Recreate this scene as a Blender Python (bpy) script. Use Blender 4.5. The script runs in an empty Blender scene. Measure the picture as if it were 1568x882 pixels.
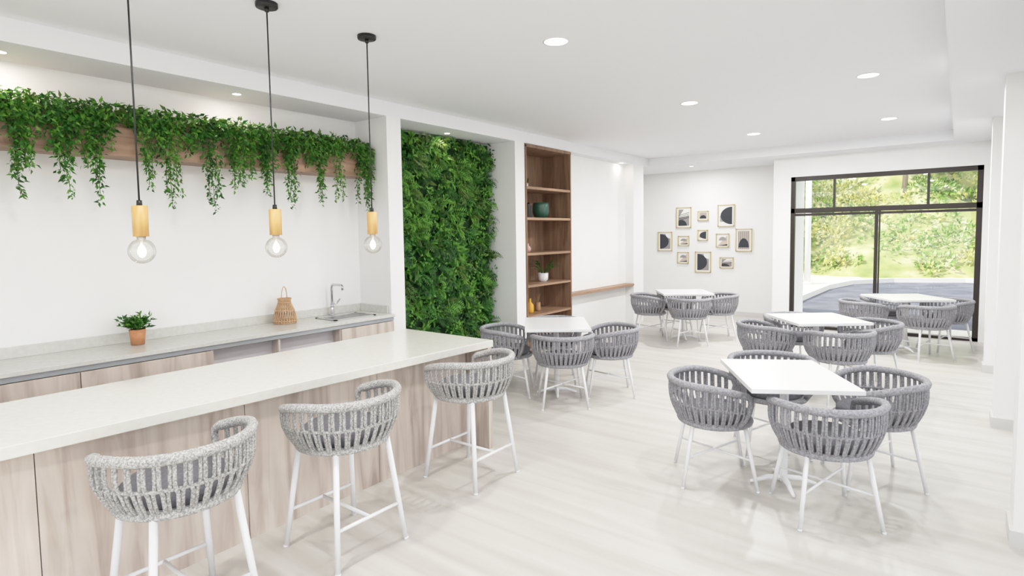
import bpy, math, random
from mathutils import Vector, Matrix
random.seed(7)
R=random.uniform
scene=bpy.context.scene
col=scene.collection
vs_=scene.view_settings
vs_.view_transform='Standard'
vs_.look='None'
vs_.exposure=0.10
try:
    vs_.use_curve_mapping=True
    cm=vs_.curve_mapping
    cm.white_level=(1.7,1.7,1.7)
    c=cm.curves[3]
    for p in ((.10,.185),(.22,.40),(.353,.60),(.588,.81)): c.points.new(*p)
    c.points[-1].location=(1,.98)
    cm.update()
except Exception as e: print('curve',e)

# ------------------------------------------------------------------ materials
def mat(name,base=(.8,.8,.8),rough=.5,metal=0,emis=None,estr=0,spec=None):
    m=bpy.data.materials.new(name);m.use_nodes=True
    b=m.node_tree.nodes['Principled BSDF']
    b.inputs['Base Color'].default_value=(*base,1);b.inputs['Roughness'].default_value=rough
    b.inputs['Metallic'].default_value=metal
    if spec is not None: b.inputs['Specular IOR Level'].default_value=spec
    if emis: b.inputs['Emission Color'].default_value=(*emis,1);b.inputs['Emission Strength'].default_value=estr
    return m
def noisy(name,c1,c2,scale=(5,5,5),detail=4,rough=.5,bump=0,lo=.3,hi=.7,bscale=None,metal=0,c3=None,dist=0,spec=None,rotz=0):
    m=mat(name,c1,rough,metal,spec=spec);nt=m.node_tree;N=nt.nodes;L=nt.links;b=N['Principled BSDF']
    tc=N.new('ShaderNodeTexCoord');mp=N.new('ShaderNodeMapping');mp.inputs['Scale'].default_value=scale;mp.inputs['Rotation'].default_value=(0,0,rotz)
    no=N.new('ShaderNodeTexNoise');no.inputs['Scale'].default_value=1;no.inputs['Detail'].default_value=detail;no.inputs['Distortion'].default_value=dist
    cr=N.new('ShaderNodeValToRGB');cr.color_ramp.elements[0].position=lo;cr.color_ramp.elements[1].position=hi
    cr.color_ramp.elements[0].color=(*c1,1);cr.color_ramp.elements[1].color=(*c2,1)
    if c3:
        e=cr.color_ramp.elements.new((lo+hi)/2);e.color=(*c3,1)
    L.new(tc.outputs['Object'],mp.inputs[0]);L.new(mp.outputs[0],no.inputs['Vector']);L.new(no.outputs['Fac'],cr.inputs[0]);L.new(cr.outputs[0],b.inputs['Base Color'])
    if bump:
        n2=N.new('ShaderNodeTexNoise');n2.inputs['Scale'].default_value=bscale or 60;n2.inputs['Detail'].default_value=3
        L.new(tc.outputs['Object'],n2.inputs['Vector'])
        bp=N.new('ShaderNodeBump');bp.inputs['Strength'].default_value=bump;bp.inputs['Distance'].default_value=.01
        L.new(n2.outputs['Fac'],bp.inputs['Height']);L.new(bp.outputs[0],b.inputs['Normal'])
    return m
def leafmat(name,c1,c2):
    m=noisy(name,c1,c2,(9,9,9),2,.42,spec=.35)
    nt=m.node_tree;N=nt.nodes;L=nt.links;b=N['Principled BSDF'];out=N['Material Output']
    tr=N.new('ShaderNodeBsdfTranslucent');mx=N.new('ShaderNodeMixShader');mx.inputs[0].default_value=.25
    cr=[n for n in N if n.type=='VALTORGB'][0]
    L.new(cr.outputs[0],tr.inputs[0]);L.new(b.outputs[0],mx.inputs[1]);L.new(tr.outputs[0],mx.inputs[2]);L.new(mx.outputs[0],out.inputs[0])
    return m
def glassmat(name,amt=.08,tint=(1,1,1),glow=0,fm=.7):
    m=bpy.data.materials.new(name);m.use_nodes=True;nt=m.node_tree;N=nt.nodes;L=nt.links;N.clear()
    o=N.new('ShaderNodeOutputMaterial');t=N.new('ShaderNodeBsdfTransparent');g=N.new('ShaderNodeBsdfGlossy');mx=N.new('ShaderNodeMixShader')
    t.inputs[0].default_value=(*tint,1);g.inputs['Roughness'].default_value=.02
    fr=N.new('ShaderNodeFresnel');fr.inputs['IOR'].default_value=1.3
    ml=N.new('ShaderNodeMath');ml.operation='MULTIPLY_ADD';ml.inputs[1].default_value=fm;ml.inputs[2].default_value=amt
    L.new(fr.outputs[0],ml.inputs[0]);L.new(ml.outputs[0],mx.inputs[0]);L.new(t.outputs[0],mx.inputs[1]);L.new(g.outputs[0],mx.inputs[2]);L.new(mx.outputs[0],o.inputs[0])
    if glow:
        e=N.new('ShaderNodeEmission');e.inputs[0].default_value=(1,.9,.76,1);e.inputs[1].default_value=glow
        a=N.new('ShaderNodeAddShader');L.new(mx.outputs[0],a.inputs[0]);L.new(e.outputs[0],a.inputs[1]);L.new(a.outputs[0],o.inputs[0])
    return m

M_wall=noisy('white_wall_paint',(.87,.87,.87),(.89,.89,.885),(3,3,3),2,.6,bump=.03,bscale=80)
M_ceil=mat('ceiling_paint',(.855,.865,.895),.7)
M_floor=noisy('pale_floor_planks',(.50,.475,.44),(.635,.61,.57),(.55,9,1),6,.38,c3=(.575,.55,.515),dist=.5,spec=.4,rotz=.5)
M_quartz=noisy('white_quartz',(.68,.665,.605),(.73,.715,.66),(30,30,30),3,.2)
M_quartz2=noisy('grey_quartz',(.60,.60,.56),(.67,.66,.62),(30,30,30),3,.25)
M_wash=noisy('washed_wood',(.40,.32,.275),(.68,.60,.545),(14,9,.9),6,.5,c3=(.585,.505,.45),lo=.3,hi=.68,dist=1.2)
M_wood=noisy('walnut_shelf_wood',(.15,.085,.05),(.34,.21,.135),(14,14,1.2),6,.5,c3=(.25,.15,.095),dist=.8)
M_woodH=noisy('walnut_board_wood',(.22,.125,.075),(.45,.28,.19),(14,1.2,20),6,.45,c3=(.34,.21,.135),dist=.8)
M_pwood=noisy('light_pendant_wood',(.60,.33,.12),(.74,.46,.20),(40,40,4),4,.45)
M_black=mat('black_metal',(.012,.012,.012),.4)
M_frame=mat('dark_window_aluminium',(.025,.017,.014),.45)
M_white=mat('white_powder_coat',(.84,.84,.86),.35)
M_ttop=mat('white_table_top',(.83,.83,.84),.25)
M_rope=noisy('grey_rope',(.23,.23,.25),(.44,.44,.47),(90,90,90),3,.85,bump=.6,bscale=220)
M_rope2=noisy('speckled_rope',(.29,.285,.28),(.62,.61,.595),(130,130,130),2,.85,bump=.6,bscale=220,lo=.36,hi=.66)
M_cush=noisy('grey_cushion',(.13,.13,.15),(.19,.19,.21),(60,60,60),3,.9,bump=.3,bscale=300)
M_steel=mat('brushed_steel',(.62,.62,.62),.25,1)
M_chrome=mat('chrome',(.6,.6,.62),.08,1)
M_alu=mat('grey_aluminium',(.45,.47,.5),.4,.5)
M_dark=mat('cabinet_interior',(.62,.59,.62),.6)
M_glass=glassmat('window_glass',.02)
M_bulb=glassmat('bulb_glass',.05,(.95,.945,.93),.035,.6)
M_fil=mat('bulb_filament',(1,.9,.7),.5,emis=(1,.86,.66),estr=14)
M_led=mat('downlight_lens',(1,1,1),.5,emis=(1,.97,.92),estr=6)
M_terra=noisy('terracotta_pot',(.50,.22,.10),(.58,.28,.14),(30,30,30),2,.7)
M_soil=mat('soil',(.05,.035,.025),.9)
M_rattan=noisy('rattan',(.52,.31,.17),(.66,.44,.27),(60,60,60),3,.6)
M_gold=mat('gold_frame',(.62,.50,.27),.4,.3)
M_paper=mat('art_paper',(.86,.85,.82),.7)
M_ink=mat('art_ink_black',(.035,.04,.05),.6)
M_greyink=mat('art_ink_grey',(.30,.28,.28),.6)
M_beige=mat('art_ink_beige',(.55,.47,.40),.6)
M_green=mat('green_ceramic',(.03,.10,.07),.3)
M_pink=mat('pink_ceramic',(.62,.42,.38),.5)
M_amber=mat('amber_glass',(.75,.38,.04),.15)
M_brownb=mat('brown_wood_pot',(.35,.20,.10),.5)
G=[leafmat('leaf_deep',(.010,.06,.012),(.028,.115,.018)),leafmat('leaf_mid',(.03,.14,.018),(.06,.23,.03)),leafmat('leaf_bright',(.085,.28,.03),(.19,.42,.06)),leafmat('leaf_olive',(.06,.13,.02),(.14,.23,.045))]
M_moss=noisy('moss_backing',(.006,.03,.008),(.015,.06,.012),(20,20,20),4,.9)

# ------------------------------------------------------------------ builder
class B:
    def __init__(s): s.v=[];s.f=[];s.m=[];s.s=[];s.mats=[]
    def mi(s,m):
        if m not in s.mats: s.mats.append(m)
        return s.mats.index(m)
    def add(s,vs,fs,m,sm=False):
        o=len(s.v);s.v+=[tuple(v) for v in vs];k=s.mi(m)
        for f in fs: s.f.append([i+o for i in f]);s.m.append(k);s.s.append(sm)
    def hexa(s,v,m): s.add(v,[(0,3,2,1),(4,5,6,7),(0,1,5,4),(1,2,6,5),(2,3,7,6),(3,0,4,7)],m)
    def box(s,x0,x1,y0,y1,z0,z1,m):
        s.hexa([(x0,y0,z0),(x1,y0,z0),(x1,y1,z0),(x0,y1,z0),(x0,y0,z1),(x1,y0,z1),(x1,y1,z1),(x0,y1,z1)],m)
    def tube(s,path,rad,m,n=8,cap=True,closed=False):
        P=[Vector(p) for p in path];K=len(P)
        rad=rad if isinstance(rad,(list,tuple)) else [rad]*K
        vs=[];fs=[];prev=None
        for i in range(K):
            if closed: t=P[(i+1)%K]-P[i-1]
            else: t=P[min(i+1,K-1)]-P[max(i-1,0)]
            t.normalize()
            if prev is None:
                a=Vector((0,0,1)) if abs(t.z)<.9 else Vector((1,0,0))
                prev=t.cross(a).normalized()
            prev=(prev-t*prev.dot(t)).normalized();q=t.cross(prev)
            for j in range(n):
                an=2*math.pi*j/n;vs.append(P[i]+(prev*math.cos(an)+q*math.sin(an))*rad[i])
        for i in range(K if closed else K-1):
            for j in range(n):
                a=i*n+j;b=i*n+(j+1)%n;c=((i+1)%K)*n+(j+1)%n;d=((i+1)%K)*n+j
                fs.append((a,b,c,d))
        if cap and not closed: fs+= [tuple(range(n))[::-1],tuple(range((K-1)*n,K*n))]
        s.add(vs,fs,m,True)
    def lathe(s,prof,m,c=(0,0,0),n=24,cap=True):
        vs=[];fs=[];K=len(prof)
        for r,z in prof:
            for j in range(n):
                a=2*math.pi*j/n;vs.append((c[0]+r*math.cos(a),c[1]+r*math.sin(a),c[2]+z))
        for i in range(K-1):
            for j in range(n): fs.append((i*n+j,i*n+(j+1)%n,(i+1)*n+(j+1)%n,(i+1)*n+j))
        if cap: fs+=[tuple(range(n))[::-1],tuple(range((K-1)*n,K*n))]
        s.add(vs,fs,m,True)
    def leaf(s,p,d,nr,L,W,m,bend=.15,fold=.12):
        p=Vector(p);d=Vector(d).normalized();nr=Vector(nr);sd=d.cross(nr)
        if sd.length<1e-3: sd=d.orthogonal()
        sd.normalize();nr=sd.cross(d)
        c=p+d*L*.45
        vs=[p,c+sd*W*.5+nr*W*fold,c-sd*W*.5+nr*W*fold,c,p+d*L-nr*L*bend]
        s.add(vs,[(0,3,1),(0,2,3),(1,3,4),(3,2,4)],m,False)
    def obj(s,name,loc=(0,0,0),rot=0,bevel=0):
        me=bpy.data.meshes.new(name);me.from_pydata([list(v) for v in s.v],[],s.f)
        for m in s.mats: me.materials.append(m)
        me.polygons.foreach_set('material_index',s.m);me.polygons.foreach_set('use_smooth',s.s);me.update()
        o=bpy.data.objects.new(name,me);col.objects.link(o);o.location=loc;o.rotation_euler=(0,0,rot)
        if bevel:
            md=o.modifiers.new('bevel','BEVEL');md.width=bevel;md.segments=2;md.limit_method='ANGLE'
        return o
def inst(o,name,loc,rot):
    n=bpy.data.objects.new(name,o.data);col.objects.link(n);n.location=loc;n.rotation_euler=(0,0,rot)
    return n
def rv(z0=-1,z1=1):
    return Vector((R(-1,1),R(-1,1),R(z0,z1)))
def bx(name,*a):
    b=B();b.box(*a);return b.obj(name)

# ------------------------------------------------------------------ room shell
bx('floor',-5.75,.75,-2.2,12.05,-.12,0,M_floor)
TX=-.10
b=B()
b.box(-4.76,TX,-2.2,10.46,3.10,3.35,M_ceil)
b.box(-5.75,-4.76,-2.2,12.05,2.95,3.35,M_ceil)
b.box(TX,.75,-2.2,12.05,2.95,3.35,M_ceil)
b.box(-4.76,TX,10.46,12.05,2.95,3.35,M_ceil)
b.obj('ceiling')
bx('wall_left',-5.45,-5.281,-2.2,7.64,0,2.95,M_wall)
bx('column',-5.281,-4.76,4.035,4.23,0,2.95,M_wall)
bx('column',-5.281,-4.76,6.24,6.455,0,2.95,M_wall)
bx('wall_left_recess',-5.45,-4.93,7.64,9.82,0,2.95,M_wall)
bx('column',-5.75,-4.76,9.82,10.24,0,2.95,M_wall)
bx('wall_left_end',-5.75,-5.6,10.24,12.05,0,2.95,M_wall)
bx('wall_far',-5.6,-2.61,11.89,12.05,0,2.95,M_wall)
b=B()
b.box(-2.61,-2.33,10.92,12.05,0,2.95,M_wall)
b.box(-2.33,.26,10.92,11.07,2.61,2.95,M_wall)
b.box(.26,.75,10.92,11.07,0,2.95,M_wall)
b.obj('wall_window')
CY=[8.66,6.29,3.97,1.65,-.67]
for y in CY: bx('column',.27,.52,y,y+.25,0,2.95,M_wall)
b=B()
b.box(.52,.75,-2.2,10.92,2.62,2.95,M_wall)
b.box(.40,.75,8.91,10.92,0,2.95,M_wall)
b.obj('wall_right')
b=B()
b.box(-5.28,.75,-2.2,-2.05,2.65,2.95,M_wall);b.box(-5.28,-4.2,-2.2,-2.05,0,2.65,M_wall);b.box(.3,.75,-2.2,-2.05,0,2.65,M_wall)
b.box(-4.2,.3,-2.2,-2.05,0,.5,M_wall)
b.obj('wall_back')
M_base=mat('baseboard_paint',(.66,.65,.64),.5)
b=B()
for y in CY:
    b.box(.255,.27,y-.015,y+.265,0,.09,M_base);b.box(.27,.52,y-.015,y,0,.09,M_base)
b.obj('baseboard_right')
bx('baseboard_far',-5.6,-2.61,11.875,11.89,0,.08,M_base)

# windows
def frame_yz(b,x,y0,y1,z0,z1,t=.05,d=.05):
    b.box(x,x+d,y0,y1,z0,z0+t,M_frame);b.box(x,x+d,y0,y1,z1-t,z1,M_frame)
    b.box(x,x+d,y0,y0+t,z0,z1,M_frame);b.box(x,x+d,y1-t,y1,z0,z1,M_frame)
    b.box(x+.02,x+.026,y0+t,y1-t,z0+t,z1-t,M_glass)
b=B();x0,x1,y=-2.33,.26,10.95
b.box(x0,x0+.06,y,y+.08,0,2.61,M_frame);b.box(x1-.07,x1,y,y+.08,0,2.61,M_frame)
b.box(x0,x1,y,y+.08,2.54,2.61,M_frame);b.box(x0,x1,y,y+.08,0,.05,M_frame)
b.box(x0,x1,y,y+.08,1.99,2.07,M_frame);b.box(x0,x1,y+.01,y+.06,1.94,1.98,M_frame)
b.box(-1.085,-1.04,y,y+.07,.05,1.99,M_frame);b.box(-1.03,-1.01,y+.02,y+.07,.05,1.99,M_frame)
b.box(-1.685,-1.655,y,y+.07,2.07,2.54,M_frame);b.box(-.41,-.375,y,y+.07,2.07,2.54,M_frame)
b.box(x0+.06,x1-.07,y+.04,y+.046,.05,1.95,M_glass);b.box(x0+.06,x1-.07,y+.04,y+.046,2.07,2.54,M_glass)
b.obj('window_1')
ys=[(-2.0,-.67),(-.42,1.65),(1.90,3.97),(4.22,6.29),(6.54,8.66)]
for i,(a,c) in enumerate(ys):
    b=B();frame_yz(b,.55,a,c,0,2.62);m=(a+c)/2;b.box(.55,.6,m-.025,m+.025,.05,2.57,M_frame);b.obj('window_%d'%(i+2))

# ------------------------------------------------------------------ bar
b=B()
ye,xe=-1.2,-3.115
b.hexa([(-3.88,ye,.815),(xe,ye,.815),(-2.88,3.46,.815),(-3.88,3.46,.815),(-3.88,ye,.87),(xe,ye,.87),(-2.88,3.46,.87),(-3.88,3.46,.87)],M_quartz)
o=b.obj('bar_counter',bevel=.004)
b=B();yy=-1.2
for k in range(5):
    y1=min(yy+.925,3.40);b.box(-3.15,-3.12,yy+.002,y1-.002,0,.815,M_wash);yy=y1
b.box(-3.80,-2.895,3.41,3.455,0,.815,M_wash)
b.box(-3.80,-3.15,-1.2,3.40,0.02,.80,M_wash)
bp=b.obj('bar_panels');bp.parent=o
# back counter
b=B()
b.box(-5.28,-4.70,-1.2,4.03,.845,.875,M_quartz2)
b.box(-5.28,-5.26,-1.2,4.03,.875,.955,M_quartz2)
b.box(-5.26,-4.80,4.01,4.03,.875,.955,M_quartz2)
b.box(-4.745,-4.72,-1.2,4.03,.805,.845,M_alu)
b.box(-5.26,-4.76,-1.2,4.03,0,.06,M_dark)
for y in (-1.19,-.41,.42,1.26,2.14,2.72,3.36,4.01): b.box(-5.26,-4.735,y,y+.018,.06,.84,M_wash)
b.box(-5.26,-5.245,-1.2,4.03,.06,.84,M_dark);b.box(-5.24,-4.76,2.15,3.36,.42,.44,M_dark)
b.box(-4.86,-4.84,2.15,3.36,.06,.84,M_dark)
for y0,y1 in ((-1.19,-.41),(-.41,.42),(.42,1.26),(1.26,2.15),(3.37,4.03)): b.box(-4.735,-4.717,y0+.003,y1-.003,.06,.80,M_wash)
bc=b.obj('back_counter_cabinet',bevel=.002)
# sink
b=B();sx0,sx1,sy0,sy1,z=-5.14,-4.80,3.36,3.86,.877
b.box(sx0,sx1,sy0,sy0+.03,z,z+.006,M_steel);b.box(sx0,sx1,sy1-.03,sy1,z,z+.006,M_steel);b.box(sx0,sx0+.03,sy0,sy1,z,z+.006,M_steel);b.box(sx1-.03,sx1,sy0,sy1,z,z+.006,M_steel)
b.box(sx0+.03,sx1-.03,sy0+.03,sy1-.03,z-.001,z+.001,mat('sink_basin_steel',(.35,.35,.35),.35,1))
b.lathe([(.02,.002),(.025,.004)],M_chrome,((sx0+sx1)/2,(sy0+sy1)/2,z),12)
b.obj('kitchen_sink')
b=B();fx,fy=-5.19,3.60
b.lathe([(.03,0),(.03,.012),(.017,.02),(.017,.10),(.02,.12)],M_chrome,(fx,fy,.876),16)
b.tube([(fx,fy,.98),(fx,fy,1.17),(fx+.01,fy,1.195),(fx+.03,fy,1.20),(fx+.17,fy,1.20),(fx+.185,fy,1.19),(fx+.185,fy,1.15)],.012,M_chrome,10)
b.tube([(fx,fy,.99),(fx,fy+.06,1.0),(fx,fy+.10,1.04)],.008,M_chrome,8)
b.obj('faucet')

# green garland beam
bx('wooden_beam',-5.28,-5.02,-1.2,4.03,2.33,2.64,M_woodH)
b=B()
TONES=[[G[1],G[1],G[2],G[0]],[G[2],G[2],G[1],G[1]],[G[0],G[1],G[1],G[3]],[G[3],G[2],G[2],G[1]]]
def strand(b,x,y,z,L,ls=.058,spr=.055):
    p=Vector((x,y,z));pts=[p.copy()];dx=R(-.02,.04);dy=R(-.05,.05);tn=random.choice(TONES)
    n=int(L/.026)
    for i in range(n):
        t=i/n
        p=p+Vector((dx*.05+R(-.004,.004),dy*.05+R(-.005,.005),-.026));pts.append(p.copy())
        sp=spr*(1-.6*t)
        for k in range(5 if t<.7 else 4):
            a=R(0,2*math.pi);d=Vector((math.cos(a)*.8+.25,math.sin(a)*.8,R(-1.4,.1)))
            l=ls*R(.7,1.2)*(1-.30*t)
            b.leaf(p+Vector((R(0,.6)*sp,R(-1,1)*sp,R(-.01,.01))),d,rv(.2,1),l,l*.42,random.choice(tn),.2)
    b.tube(pts[::3] if len(pts)>6 else pts,.0025,G[3],3,False)
y=-.3
while y<4.0:
    L=R(.12,.42)
    L*= .82+.42*math.sin(y*7.0+math.sin(y*3)*2)
    strand(b,-4.985+R(-.02,.02),min(y,3.95),2.67+R(-.03,.03),max(L,.1));y+=R(.026,.052)
y=-.3
while y<4.05:
    yy=min(y,3.93);q=R(.54,.74)
    strand(b,-4.965+R(-.02,.02),yy,2.66,q,.052,.05)
    strand(b,-4.975,min(yy+R(.02,.05),3.95),2.66,q*R(.8,.95),.052,.05)
    if R(0,1)<.6: strand(b,-4.975,yy-R(.02,.05),2.66,q*R(.7,.9),.052,.05)
    y+=R(.16,.32)
for i in range(4300):
    y=R(-.3,3.98);d=Vector((R(-.3,1),R(-1,1),R(-1,.7)))
    b.leaf((-5.02+R(-.12,.05),y,2.65+R(-.08,.065)),d,rv(.2,1),R(.04,.07),R(.018,.030),random.choice(G),.2)
for v in range(len(b.v)):
    x,y,z=b.v[v];b.v[v]=(max(x,-5.27),min(y,4.028),z)
b.obj('hanging_garland')

# vertical garden
b=B();b.box(-5.28,-5.24,4.235,6.235,0,2.93,M_moss)
def frond(b,p,d,L,mt):
    p=Vector(p);d=Vector(d).normalized();n=9
    for i in range(n):
        t=i/n;p=p+d*(L/n);d=(d+Vector((0,0,-.10))).normalized()
        s=d.cross(Vector((1,0,0)));s=s.normalized() if s.length>.01 else Vector((0,1,0))
        l=L*.32*math.sin(math.pi*(.15+.8*t))
        for sg in (-1,1): b.leaf(p,s*sg+d*.55,Vector((1,0,.3)),l,l*.30,mt,.1)
    b.leaf(p,d,Vector((1,0,.3)),L*.14,L*.05,mt)
for i in range(860):
    y=R(4.27,6.2);z=R(.02,2.9);p=(-5.24+R(0,.03),y,z);t=random.random()
    k=random.choice([0,0,1,1,2,3]) if random.random()<.78 else 2
    if t<.25:
        for j in range(3): frond(b,p,(R(.35,1),R(-1,1),R(-.6,.8)),R(.14,.24),G[k])
    elif t<.8:
        for j in range(random.randint(8,12)):
            d=Vector((R(.3,1),R(-1,1),R(-1,1)));l=R(.08,.16)
            b.leaf(p,d,Vector((1,R(-.3,.3),R(0,.6))),l,l*R(.28,.42),G[k],.25)
    else:
        for j in range(16):
            q=Vector(p)+Vector((R(.03,.12),R(-.08,.08),R(-.08,.08)))
            b.leaf(q,Vector((R(.1,.6),R(-1,1),R(-1,.6))),Vector((1,0,.3)),R(.04,.06),R(.022,.035),G[k],.1)
for v in range(len(b.v)):
    x,y,z=b.v[v];b.v[v]=(max(x,-5.275),min(max(y,4.235),6.235),min(max(z,.005),2.94))
b.obj('vertical_garden')

# bookshelf
b=B();X0,X1,Y0,Y1=-5.275,-4.745,6.46,7.635
b.box(X0,X0+.015,Y0,Y1,0,2.93,M_wood);b.box(X0,X1,Y0,Y0+.025,0,2.93,M_wood);b.box(X0,X1,Y1-.025,Y1,0,2.93,M_wood)
b.box(X0,X1,Y0,Y1,2.90,2.945,M_wood)
SZ=[2.36,1.93,1.43,.98,.55,.08]
for z in SZ: b.box(X0+.01,X1-.005,Y0+.02,Y1-.02,z-.035,z,M_woodH)
b.obj('bookshelf',bevel=.002)
b=B();b.box(-4.93,-4.745,7.64,9.82,.715,.755,M_woodH);b.obj('wall_ledge',bevel=.002)

def potplant(name,loc,r,h,mt,ph,lw,nl,ll,prof=None,mix=None):
    b=B();b.lathe(prof or [(r*.8,0),(r,h),(r*.9,h),(r*.88,h*.85)],mt,(0,0,0),20)
    b.lathe([(r*.88,h*.84),(r*.5,h*.88)],M_soil,(0,0,0),16)
    for i in range(nl):
        a=R(0,6.28);d=Vector((math.cos(a)*lw,math.sin(a)*lw,R(.3,1.2))).normalized()
        L=ph*R(.5,1);n=5;p=Vector((0,0,h*.88));pts=[p.copy()]
        for k in range(n):
            p=p+d*(L/n);d=(d+Vector((0,0,-.06))).normalized();pts.append(p.copy())
            if k>0:
                for _ in range(3): b.leaf(p,rv(-.2,.8)+d*.4,rv(.3,1),ll*R(.7,1.2),ll*.42,random.choice(mix or [G[1],G[2],G[0]]),.2)
        b.tube(pts,.0025,G[3],3,False)
    b.v=[(max(x,-.15),y,z) for x,y,z in b.v]
    return b.obj(name,loc)
potplant('potted_plant',(-5.09,1.745,.877),.058,.12,M_terra,.15,.65,32,.045)
potplant('potted_plant',(-5.0,6.80,2.36),.04,.07,M_white,.08,.5,12,.03)
b=B();b.lathe([(.05,0),(.075,.03),(.08,.13),(.07,.13),(.068,.11)],M_white,(0,0,0),20);b.lathe([(.068,.11),(.02,.115)],M_soil)
for i in range(20):
    a=R(0,6.28);d=Vector((math.cos(a)*.9,math.sin(a)*.9,R(.6,1.5)));p=Vector((0,0,.11));q=p+d.normalized()*R(.10,.21)
    b.tube([p,q],.003,G[1],4,False);b.leaf(q,d+Vector((0,0,-.5)),(0,0,1),R(.12,.18),.05,random.choice([G[0],G[1],G[1]]),.3)
b.obj('potted_plant',(-4.96,7.16,.98))
b=B();b.lathe([(.06,0),(.10,.02),(.125,.08),(.125,.19),(.115,.23),(.105,.23),(.11,.18)],M_green,(0,0,0),28);b.obj('ceramic_pot',(-4.96,7.12,1.93))
b=B()
for i,(h,w) in enumerate(((.20,.03),(.22,.028),(.18,.03))):
    b.box(-.09,.09,i*.034,i*.034+w,0,h,M_black);b.box(-.085,.085,i*.034+.003,i*.034+w-.003,h-.004,h-.001,M_paper)
b.obj('books',(-5.0,6.73,1.93))
for (x,y,h,r) in ((-4.92,6.72,.13,.05),(-5.05,6.86,.16,.05)):
    b=B();b.lathe([(r*.5,0),(r,h*.35),(r*.85,h*.6),(r*.35,h*.8),(r*.45,h),(r*.35,h)],M_pink,(0,0,0),20);b.obj('ceramic_vase',(x,y,1.43))
b=B();b.lathe([(.05,0),(.055,.02),(.055,.12),(.02,.16),(.018,.20),(.022,.21)],M_amber,(0,0,0),20);b.obj('glass_bottle',(-4.92,6.76,.55))
b=B();b.lathe([(.04,0),(.045,.02),(.04,.13),(.03,.13)],M_brownb,(0,0,0),16)
for i in range(10): b.tube([(0,0,.1),(R(-.05,.05),R(-.05,.05),R(.2,.27))],.0015,M_rattan,3)
b.obj('reed_diffuser',(-4.95,7.0,.55))

# rattan lantern
b=B();prof=[(.10,0),(.105,.02),(.10,.07),(.085,.13),(.06,.19),(.055,.215),(.062,.235)]
for j in range(26):
    a=2*math.pi*j/26
    b.tube([(r*math.cos(a+z*1.2),r*math.sin(a+z*1.2),z) for r,z in prof],.0035,M_rattan,4)
    b.tube([(r*math.cos(a-z*1.2),r*math.sin(a-z*1.2),z) for r,z in prof],.0035,M_rattan,4)
for r,z in ((.10,.005),(.105,.025),(.087,.125),(.057,.20),(.062,.235)):
    b.tube([(r*math.cos(t*math.pi/12),r*math.sin(t*math.pi/12),z) for t in range(24)],.0055,M_rattan,5,closed=True)
b.lathe([(.09,0),(.09,.008)],M_rattan)
b.tube([(0,-.058*math.cos(t),.235+.115*math.sin(t)) for t in [k*math.pi/14 for k in range(15)]],.004,M_rattan,5)
b.obj('rattan_lantern',(-5.12,3.02,.877),.6)

# ------------------------------------------------------------------ seating
def shell(b,zs,zt,mr,Rb=.238,Rt=.303,N=24):
    E=math.radians(122)
    def rimz(ph):
        a=abs(ph)/E
        return zt-(.055*max(0,(a-.55)/.45)**1.6)
    def pos(ph,r,z): return Vector((r*math.sin(ph),-r*math.cos(ph)*.97,z))
    def rr(t): return Rb+(Rt-Rb)*math.sin(t*math.pi/2)**.75+.012*math.sin(t*math.pi)
    path=[];K=44
    for i in range(K+1):
        ph=-E+2*E*i/K;path.append(pos(ph,Rt,rimz(ph)))
    def dn(sg):
        pts=[]
        for t,extra in ((.0,-4),(.25,1.5),(.5,4),(.75,6),(.93,5)):
            z=zs+(rimz(E)-zs)*t
            pts.append(pos(sg*(E+math.radians(extra)),rr(t),z))
        return pts
    L=dn(-1);Rr=dn(1)[::-1]
    b.tube(L+path+Rr,[.018]*5+[.024]*(K+1)+[.018]*5,mr,8)
    b.tube([pos(2*math.pi*i/40,Rb,zs) for i in range(40)],.019,mr,8,closed=True)
    # woven cords: paired above, swapping partners at mid height -> two staggered rows of slots
    sp=2*E*.985/N
    T=[0,.12,.28,.42,.50,.58,.72,.88,1]
    for i in range(N):
        for sg in (-1,1):
            ph0=-E*.985+sp*(i+.5);vs=[];fs=[]
            for t in T:
                s_=min(1,max(0,(.60-t)/.20)); s_=s_*s_*(3-2*s_)
                ph=ph0+sg*sp*(.145+.21*s_)+sp*.12*(t-.5)
                z=zs+(rimz(ph)-zs)*t
                r=rr(t)+sg*.0025
                w=.0080/r;h=.0058
                vs+= [pos(ph-w,r-h*.5,z),pos(ph,r-h,z),pos(ph+w,r-h*.5,z),pos(ph+w,r+h*.5,z),pos(ph,r+h*1.2,z),pos(ph-w,r+h*.5,z)]
            for k in range(len(T)-1):
                for j in range(6):
                    fs.append((6*k+j,6*k+(j+1)%6,6*k+6+(j+1)%6,6*k+6+j))
            b.add(vs,fs,mr,True)
    b.tube([pos(-E+2*E*i/50,rr(.5)-.004,zs+(rimz(-E+2*E*i/50)-zs)*.5) for i in range(51)],.009,mr,5)
def seatleg(b,zs,r=.012,fx=.225,fy=.235,mc=M_cush):
    b.lathe([(.0,-.012),(.225,-.012),(.23,.0),(.225,.012),(.0,.012)],M_white,(0,0,zs),28,False)
    b.lathe([(.0,.012),(.20,.012),(.222,.03),(.222,.065),(.20,.082),(.0,.09)],mc,(0,0,zs),28,False)
    L={}
    for sx in (-1,1):
        for sy in (-1,1):
            a=Vector((sx*.165,sy*.165,zs-.005));c=Vector((sx*fx,sy*fy,0.0))
            b.tube([a,c],[r*1.15,r],M_white,10)
            b.lathe([(r*1.05,0),(r*1.05,.012)],M_white,(c.x,c.y,0),10)
            L[sx,sy]=lambda z,a=a,c=c:c+(a-c)*(z/a.z)
    return L
b=B();shell(b,.42,.695,M_rope,N=26);L=seatleg(b,.42)
z=.20
b.tube([L[-1,-1](z),L[1,1](z)],.0075,M_white,8);b.tube([L[1,-1](z),L[-1,1](z)],.0075,M_white,8)
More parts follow.
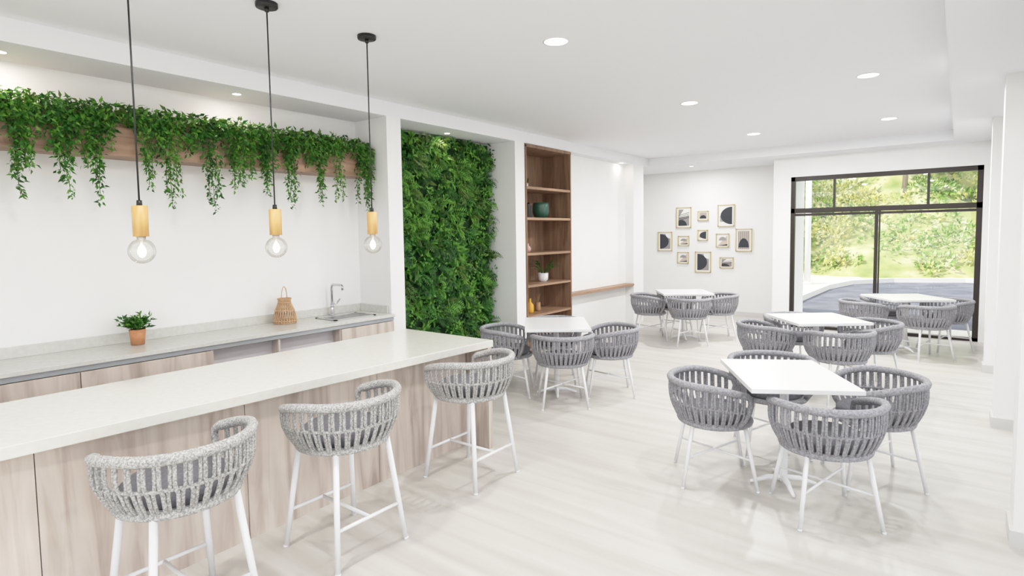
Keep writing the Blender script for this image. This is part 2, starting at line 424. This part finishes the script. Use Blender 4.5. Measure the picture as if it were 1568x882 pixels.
for sx in (-1,1): b.tube([L[sx,-1](.40),L[sx,1](.40)],.008,M_white,6)
def place(first,name,lst):
    for i,(x,y,al) in enumerate(lst):
        r=math.radians(al-90)
        if i==0: first.location=(x,y,0);first.rotation_euler=(0,0,r)
        else: inst(first,name,(x,y,0),r)
chair=b.obj('dining_chair')
place(chair,'dining_chair',[(-1.30,3.93,28),(-.60,3.80,122),(-.43,4.53,208),(-1.12,4.72,297),
 (-3.78,4.81,30),(-3.10,4.80,130),(-2.90,5.40,215),(-3.67,5.52,305),
 (-3.87,8.58,32),(-3.19,8.45,125),(-2.98,9.12,212),(-3.72,9.28,302),
 (-1.60,6.53,36),(-.92,6.46,128),(-.74,7.18,217),(-1.50,7.26,308),
 (-1.02,9.30,34),(-.32,9.20,125),(-.12,9.94,214),(-.85,10.07,305)])
b=B();shell(b,.60,.848,M_rope2);L=seatleg(b,.60,.0145,.225,.235)
z=.21
f1,f2,r1,r2=L[-1,1](z),L[1,1](z),L[-1,-1](z),L[1,-1](z)
b.tube([f1,f2],.010,M_white,8);b.tube([r1,r2],.010,M_white,8);b.tube([(f1+f2)/2,(r1+r2)/2],.010,M_white,8)
st=b.obj('bar_stool')
place(st,'bar_stool',[(-2.66,1.04,180),(-2.65,1.88,180),(-2.69,2.97,180)])

def table(name,cx,cy,th,w,d,z=.755):
    b=B();b.box(-w/2,w/2,-d/2,d/2,z-.028,z,M_ttop)
    b.box(-w/2+.05,w/2-.05,-d/2+.05,d/2-.05,z-.04,z-.028,M_white)
    b.lathe([(.028,.03),(.028,z-.06),(.09,z-.045),(.09,z-.04)],M_white,(0,0,0),20)
    for k in range(4):
        a=k*math.pi/2
        c,s=math.cos(a),math.sin(a)
        b.tube([(0,0,.05),(c*.10,s*.10,.045),(c*.21,s*.21,.012)],[.022,.018,.011],M_white,8)
    return b.obj(name,(cx,cy,0),math.radians(th),bevel=.004)
table('dining_table',-.89,4.08,30,.64,.84)
table('dining_table',-3.35,5.07,36,.66,.84)
table('dining_table',-3.43,8.85,33,.76,.76)
table('dining_table',-1.19,6.86,38,.76,.76)
table('dining_table',-.56,9.62,34,.80,.80)

# ------------------------------------------------------------------ pendants / downlights
for i,y in enumerate((1.18,1.92,2.66)):
    b=B();x=-3.32
    b.lathe([(.062,3.075),(.064,3.08),(.064,3.10)],M_black,(x,y,0),28)
    b.lathe([(.012,3.05),(.014,3.075)],M_black,(x,y,0),12)
    b.tube([(x,y,1.86),(x,y,3.07)],.0045,M_black,6)
    b.lathe([(.012,1.90),(.014,1.87)],M_black,(x,y,0),12)
    b.lathe([(.030,1.715),(.036,1.715),(.036,1.870),(.030,1.873)],M_pwood,(x,y,0),28)
    b.lathe([(.018,1.70),(.022,1.715)],M_alu,(x,y,0),16)
    pr=[];c=1.64;r=.064
    for k in range(17):
        t=-math.pi/2+k/16*math.pi*.90;pr.append((max(r*math.cos(t),.0005),c+r*math.sin(t)))
    pr.append((.019,1.708));b.lathe(pr,M_bulb,(x,y,0),28,False)
    b.lathe([(.0005,1.606),(.012,1.612),(.020,1.632),(.016,1.655),(.006,1.672)],M_fil,(x,y,0),14)
    b.lathe([(.005,1.67),(.007,1.70)],M_paper,(x,y,0),8)
    b.obj('pendant_lamp')
def down(x,y,z,r):
    b=B();b.lathe([(r,-.004),(r*1.15,-.004),(r*1.15,0.0)],M_white,(x,y,z),28,False);b.lathe([(r,-.003),(r*.05,-.003)],M_led,(x,y,z),28,False)
    return b.obj('recessed_downlight')
def lamp(name,x,y,z,e,size,rot=(0,0,0),shape='DISK',color=(1,.98,.955)):
    l=bpy.data.lights.new(name,'AREA');l.shape=shape;l.size=size;l.energy=e;l.color=color
    o=bpy.data.objects.new(name,l);col.objects.link(o);o.location=(x,y,z);o.rotation_euler=rot;return o
for x,y,e in [(-.7,6.25,26),(-2.37,6.26,30),(-.75,8.85,36),(-2.4,8.86,62),(-.7,3.62,20),(-2.37,3.62,24),(-.7,1.0,20),(-2.37,1.0,24)]:
    down(x,y,3.10,.085);lamp('downlight_lamp',x,y,3.085,e,.16)
for x,y,e in [(-5.0,2.58,2.0),(-5.02,5.21,1.3),(-4.84,9.5,1.0),(-5.04,1.02,2.5),(-4.1,10.95,18)]:  # last entry: invented spot and fixture, added to brighten the far gallery wall
    down(x,y,2.95,.035);lamp('spot_lamp',x,y,2.94,e,.07,color=(1,.86,.74) if e<5 else (1,.97,.94))

# ------------------------------------------------------------------ framed art
def art(x0,x1,z0,z1,kind):
    b=B();y=11.865;t=.016
    b.box(x0,x1,y,11.888,z0,z1,M_paper)
    b.box(x0-.002,x0+t,y-.014,y+.01,z0,z1,M_gold);b.box(x1-t,x1+.002,y-.014,y+.01,z0,z1,M_gold)
    b.box(x0,x1,y-.014,y+.01,z0,z0+t,M_gold);b.box(x0,x1,y-.014,y+.01,z1-t,z1,M_gold)
    g=.045 if x1-x0>.28 else .035
    a0,a1,c0,c1=x0+g,x1-g,z0+g,z1-g
    w=a1-a0;h=c1-c0
    def poly(pts,m,o=.002): b.add([(min(max(p[0],a0),a1),y-o,min(max(p[1],c0),c1)) for p in pts],[tuple(range(len(pts)))],m)
    def arc(cx,cz,rx,rz,t0,t1): return [(cx+rx*math.cos(t0+(t1-t0)*k/20),cz+rz*math.sin(t0+(t1-t0)*k/20)) for k in range(21)]
    P=math.pi
    if kind==0:
        poly([(a0,c0),(a1,c0),(a1,c1),(a0,c1)],M_greyink);poly([(a0,c1-h*.5)]+[(a0+w*.5,c1),(a1,c1),(a1,c0+h*.6)],M_paper,.004)
        for k in range(4): poly([(a0,c0+h*(.3+.1*k)),(a1,c0+h*(.5+.1*k)),(a1,c0+h*(.53+.1*k)),(a0,c0+h*(.33+.1*k))],M_ink,.006)
        poly(arc(a0+w*.3,c0,w*.5,h*.35,0,P),M_ink,.008)
    elif kind==1:
        poly([(a0,c0),(a1,c0),(a1,c1),(a0,c1)],M_beige)
        for k in range(6): poly([(a0+w*k/6,c0),(a0+w*(k+.5)/6,c0),(a0+w*(k+.5)/6,c1),(a0+w*k/6,c1)],M_greyink,.004)
        poly(arc(a0+w*.5,c0+h*.1,w*.45,h*.5,0,P),M_ink,.006)
    elif kind==2:
        poly(arc(a1,c0+h*.5,w*.95,h*.5,P/2,3*P/2),M_ink,.004)
        poly(arc(a0,c0+h*.15,w*.7,h*.35,0,P/2)+[(a0,c0+h*.15)],M_greyink,.003)
    elif kind==3:
        poly([(a0,c0),(a1,c0),(a1,c1),(a0,c1)],M_greyink)
        poly(arc(a0,c0+h*.5,w*.85,h*.5,-P/2,P/2),M_ink,.004)
        poly(arc(a1,c1,w*.45,h*.3,P,3*P/2)+[(a1,c1)],M_paper,.006)
    elif kind==4:
        poly([(a0,c0),(a1,c0),(a1,c1)],M_beige,.003);poly(arc(a0+w*.5,c0+h*.5,w*.4,h*.35,0,P),M_greyink,.004);poly([(a0,c0),(a1,c0),(a1,c0+h*.15)],M_ink,.006)
    b.obj('framed_art_print')
for a in [(-4.76,-4.44,1.78,2.21,0),(-4.30,-4.08,1.92,2.12,1),(-3.89,-3.56,1.79,2.23,2),(-5.17,-4.85,1.29,1.70,3),(-4.72,-4.48,1.40,1.61,4),(-4.30,-4.09,1.51,1.73,2),(-3.92,-3.66,1.37,1.65,4),(-3.53,-3.22,1.29,1.74,1),(-4.73,-4.49,1.03,1.27,4),(-4.35,-4.02,.85,1.28,3),(-3.84,-3.57,.95,1.17,0)]: art(*a)

# ------------------------------------------------------------------ outdoors
M_conc=noisy('concrete_paving',(.40,.385,.35),(.52,.505,.47),(1,1,1),5,.85)
M_asph=noisy('asphalt_road',(.085,.09,.11),(.14,.148,.175),(2,2,2),6,.95,bump=.2,bscale=30,spec=.1)
M_hill=noisy('grassy_slope',(.13,.19,.05),(.46,.43,.27),(1.0,1.0,1.0),6,.9,c3=(.28,.31,.11))
M_curb=mat('curb_concrete',(.60,.59,.56),.8)
bx('ground',-20,30,-30,70,-.35,-.13,M_conc)
# road with a curving kerb on its left / far side
edge=[(-3.1,12.2),(-3.1,16),(-3.05,19.5),(-2.7,21.6),(-1.7,23.0),(0.2,23.9),(3,24.4),(12,24.8)]
b=B();n=len(edge);vs=[(x,y,-.10) for x,y in edge]+[(12,12.2,-.10)]
b.add(vs,[tuple(range(len(vs)))[::-1]],M_asph);b.obj('asphalt_road')
b=B()
for i in range(n-1):
    (xa,ya),(xb,yb)=edge[i],edge[i+1];d=Vector((xb-xa,yb-ya)).normalized();q=Vector((-d.y,d.x))*.2
    b.hexa([(xa,ya,-.129),(xb,yb,-.129),(xb+q.x,yb+q.y,-.129),(xa+q.x,ya+q.y,-.129),(xa,ya,.04),(xb,yb,.04),(xb+q.x,yb+q.y,.04),(xa+q.x,ya+q.y,.04)],M_curb)
b.obj('curb')
def hz(x,y):
    d1=max(0,-(x+5.2+.6*math.sin(y*.8)));d2=max(0,y-26.2-.8*math.sin(x*.7));d=math.hypot(d1,d2) if (d1>0 and d2>0) else max(d1,d2)
    n=.25*math.sin(x*1.3+y*.7)+.2*math.sin(y*1.9-x*.6)
    return -.14+min(d*.58,8)+(n*min(d,1))
b=B();NX,NY=100,68;vs=[];fs=[]
for j in range(NY+1):
    for i in range(NX+1):
        x=-24+50*i/NX;y=13+34*j/NY;vs.append((x,y,hz(x,y)))
for j in range(NY):
    for i in range(NX):
        a=j*(NX+1)+i
        if all(vs[k][2]<-.139 for k in (a,a+1,a+NX+1,a+NX+2)): continue
        fs.append((a,a+1,a+NX+2,a+NX+1))
b.add(vs,fs,M_hill,True);b.obj('hillside')
GO=[leafmat('shrub_leaf_green',(.11,.24,.04),(.24,.38,.08)),leafmat('shrub_leaf_yellow',(.45,.46,.12),(.68,.65,.28)),leafmat('shrub_leaf_dark',(.04,.10,.02),(.08,.17,.035)),leafmat('tree_leaf_pale',(.32,.38,.19),(.55,.57,.36))]
b=B();n=0
while n<560:
    x=R(-12,6.5);y=R(15,34);z=hz(x,y)
    if z<.02: continue
    if math.sin(x*.9+1)*math.sin(y*1.1)>.55: 
        if R(0,1)<.7: continue
    n+=1
    q=random.random()
    pt=math.sin(x*1.1)+math.sin(y*1.7+x*.5)
    mm=[GO[1],GO[1],GO[3]] if (q<.30 or pt>1.0) else ([GO[2],GO[0],GO[0]] if q<.48 else [GO[0],GO[0],GO[3]])
    rad=R(.25,.7);s_=R(.8,1.2)
    for k in range(48):
        d=rv(-.1,1).normalized()*rad*R(.7,1)
        b.leaf((x+d.x,y+d.y,z+d.z*.9),d+Vector((0,0,R(-.3,.5))),rv(0,1)+Vector((0,-.6,0)),R(.13,.26)*s_,R(.07,.13)*s_,random.choice(mm),.2)
b.obj('hillside_shrubs')
M_bark=noisy('tree_bark',(.20,.16,.12),(.40,.34,.28),(6,6,1),4,.9)
def tree(x,y,h,r,nl,idx):
    z=hz(x,y)-.1;b=B()
    b.tube([(0,0,0),(.1,0,h*.4),(-.05,.05,h*.8)],[.12,.09,.05],M_bark,8)
    cs=[]
    for i in range(14):
        a=R(0,6.28);q=Vector((math.cos(a)*r*R(.2,.8),math.sin(a)*r*R(.2,.8),h*R(.35,1.0)));cs.append((q,random.choice(idx)))
        b.tube([(0.05,0,h*R(.3,.6)),q],[.04,.012],M_bark,5)
    for i in range(nl):
        c,k=random.choice(cs);d=rv().normalized()*r*.38*R(.3,1)
        b.leaf(c+d,rv(-1,.4),rv(0,1),R(.14,.28),R(.07,.13),GO[k if R(0,1)<.7 else random.choice(idx)],.2)
    b.obj('tree',(x,y,z))
for t in [(-9,24,5,2.6,2000,[0,3]),(-6.5,30,5,2.8,2200,[0,3,3]),(-2.0,31,5.5,2.8,2400,[3,0,2,3]),(2.2,31,5,2.6,2200,[0,3,3]),(-4.5,37,7,3.2,2400,[0,2,3]),(0,38,7,3.4,2400,[0,3,3]),(4.5,34,6,3,1800,[0,3]),(-10,32,7,3.2,2000,[0,3])]: tree(*t)
b=B();b.tube([(0,0,0),(0,0,6.5)],[.10,.09],M_white,12);b.lathe([(.14,0),(.14,.05)],M_white,n=12);b.tube([(0,0,6.4),(.5,-.1,6.6)],.03,M_white,8);b.obj('lamp_post',(-4.05,21.6,-.13))

# ------------------------------------------------------------------ light
w=bpy.data.worlds.new('world');scene.world=w;w.use_nodes=True
bg=w.node_tree.nodes['Background'];bg.inputs[0].default_value=(.93,.96,1,1);bg.inputs[1].default_value=2.45
s=bpy.data.lights.new('sun','SUN');s.energy=7;s.angle=math.radians(1.2);s.color=(1,.95,.86)
so=bpy.data.objects.new('sun',s);col.objects.link(so);so.rotation_euler=Vector((.50,.50,-.70)).to_track_quat('-Z','Y').to_euler()
def portal(name,loc,rot,sx,sy):
    l=bpy.data.lights.new(name,'AREA');l.shape='RECTANGLE';l.size=sx;l.size_y=sy
    l.cycles.is_portal=True
    o=bpy.data.objects.new(name,l);col.objects.link(o);o.location=loc;o.rotation_euler=rot
portal('portal_right',(.66,3.3,1.31),(0,math.radians(90),0),2.6,10.8)
portal('portal_far',(-1.03,11.12,1.31),(math.radians(-90),0,0),2.58,2.6)
portal('portal_back',(-1.95,-2.22,1.57),(math.radians(90),0,0),4.5,2.15)

# ------------------------------------------------------------------ camera
f,psi,pit,rol,cy=883.094,.6596,.0647,-.0144,415.69
fw=Vector((-math.sin(psi)*math.cos(pit),math.cos(psi)*math.cos(pit),-math.sin(pit)))
ri=Vector((math.cos(psi),math.sin(psi),0));up=ri.cross(fw)
r2=ri*math.cos(rol)+up*math.sin(rol);u2=-ri*math.sin(rol)+up*math.cos(rol)
cam=bpy.data.cameras.new('camera');co=bpy.data.objects.new('camera',cam);col.objects.link(co)
cam.sensor_width=36;cam.lens=f/1568*36;cam.shift_y=-(441-cy)/1568;cam.clip_start=.05
Mx=Matrix((( r2.x,u2.x,-fw.x,0),(r2.y,u2.y,-fw.y,0),(r2.z,u2.z,-fw.z,1.7),(0,0,0,1)))
co.matrix_world=Mx
scene.camera=co
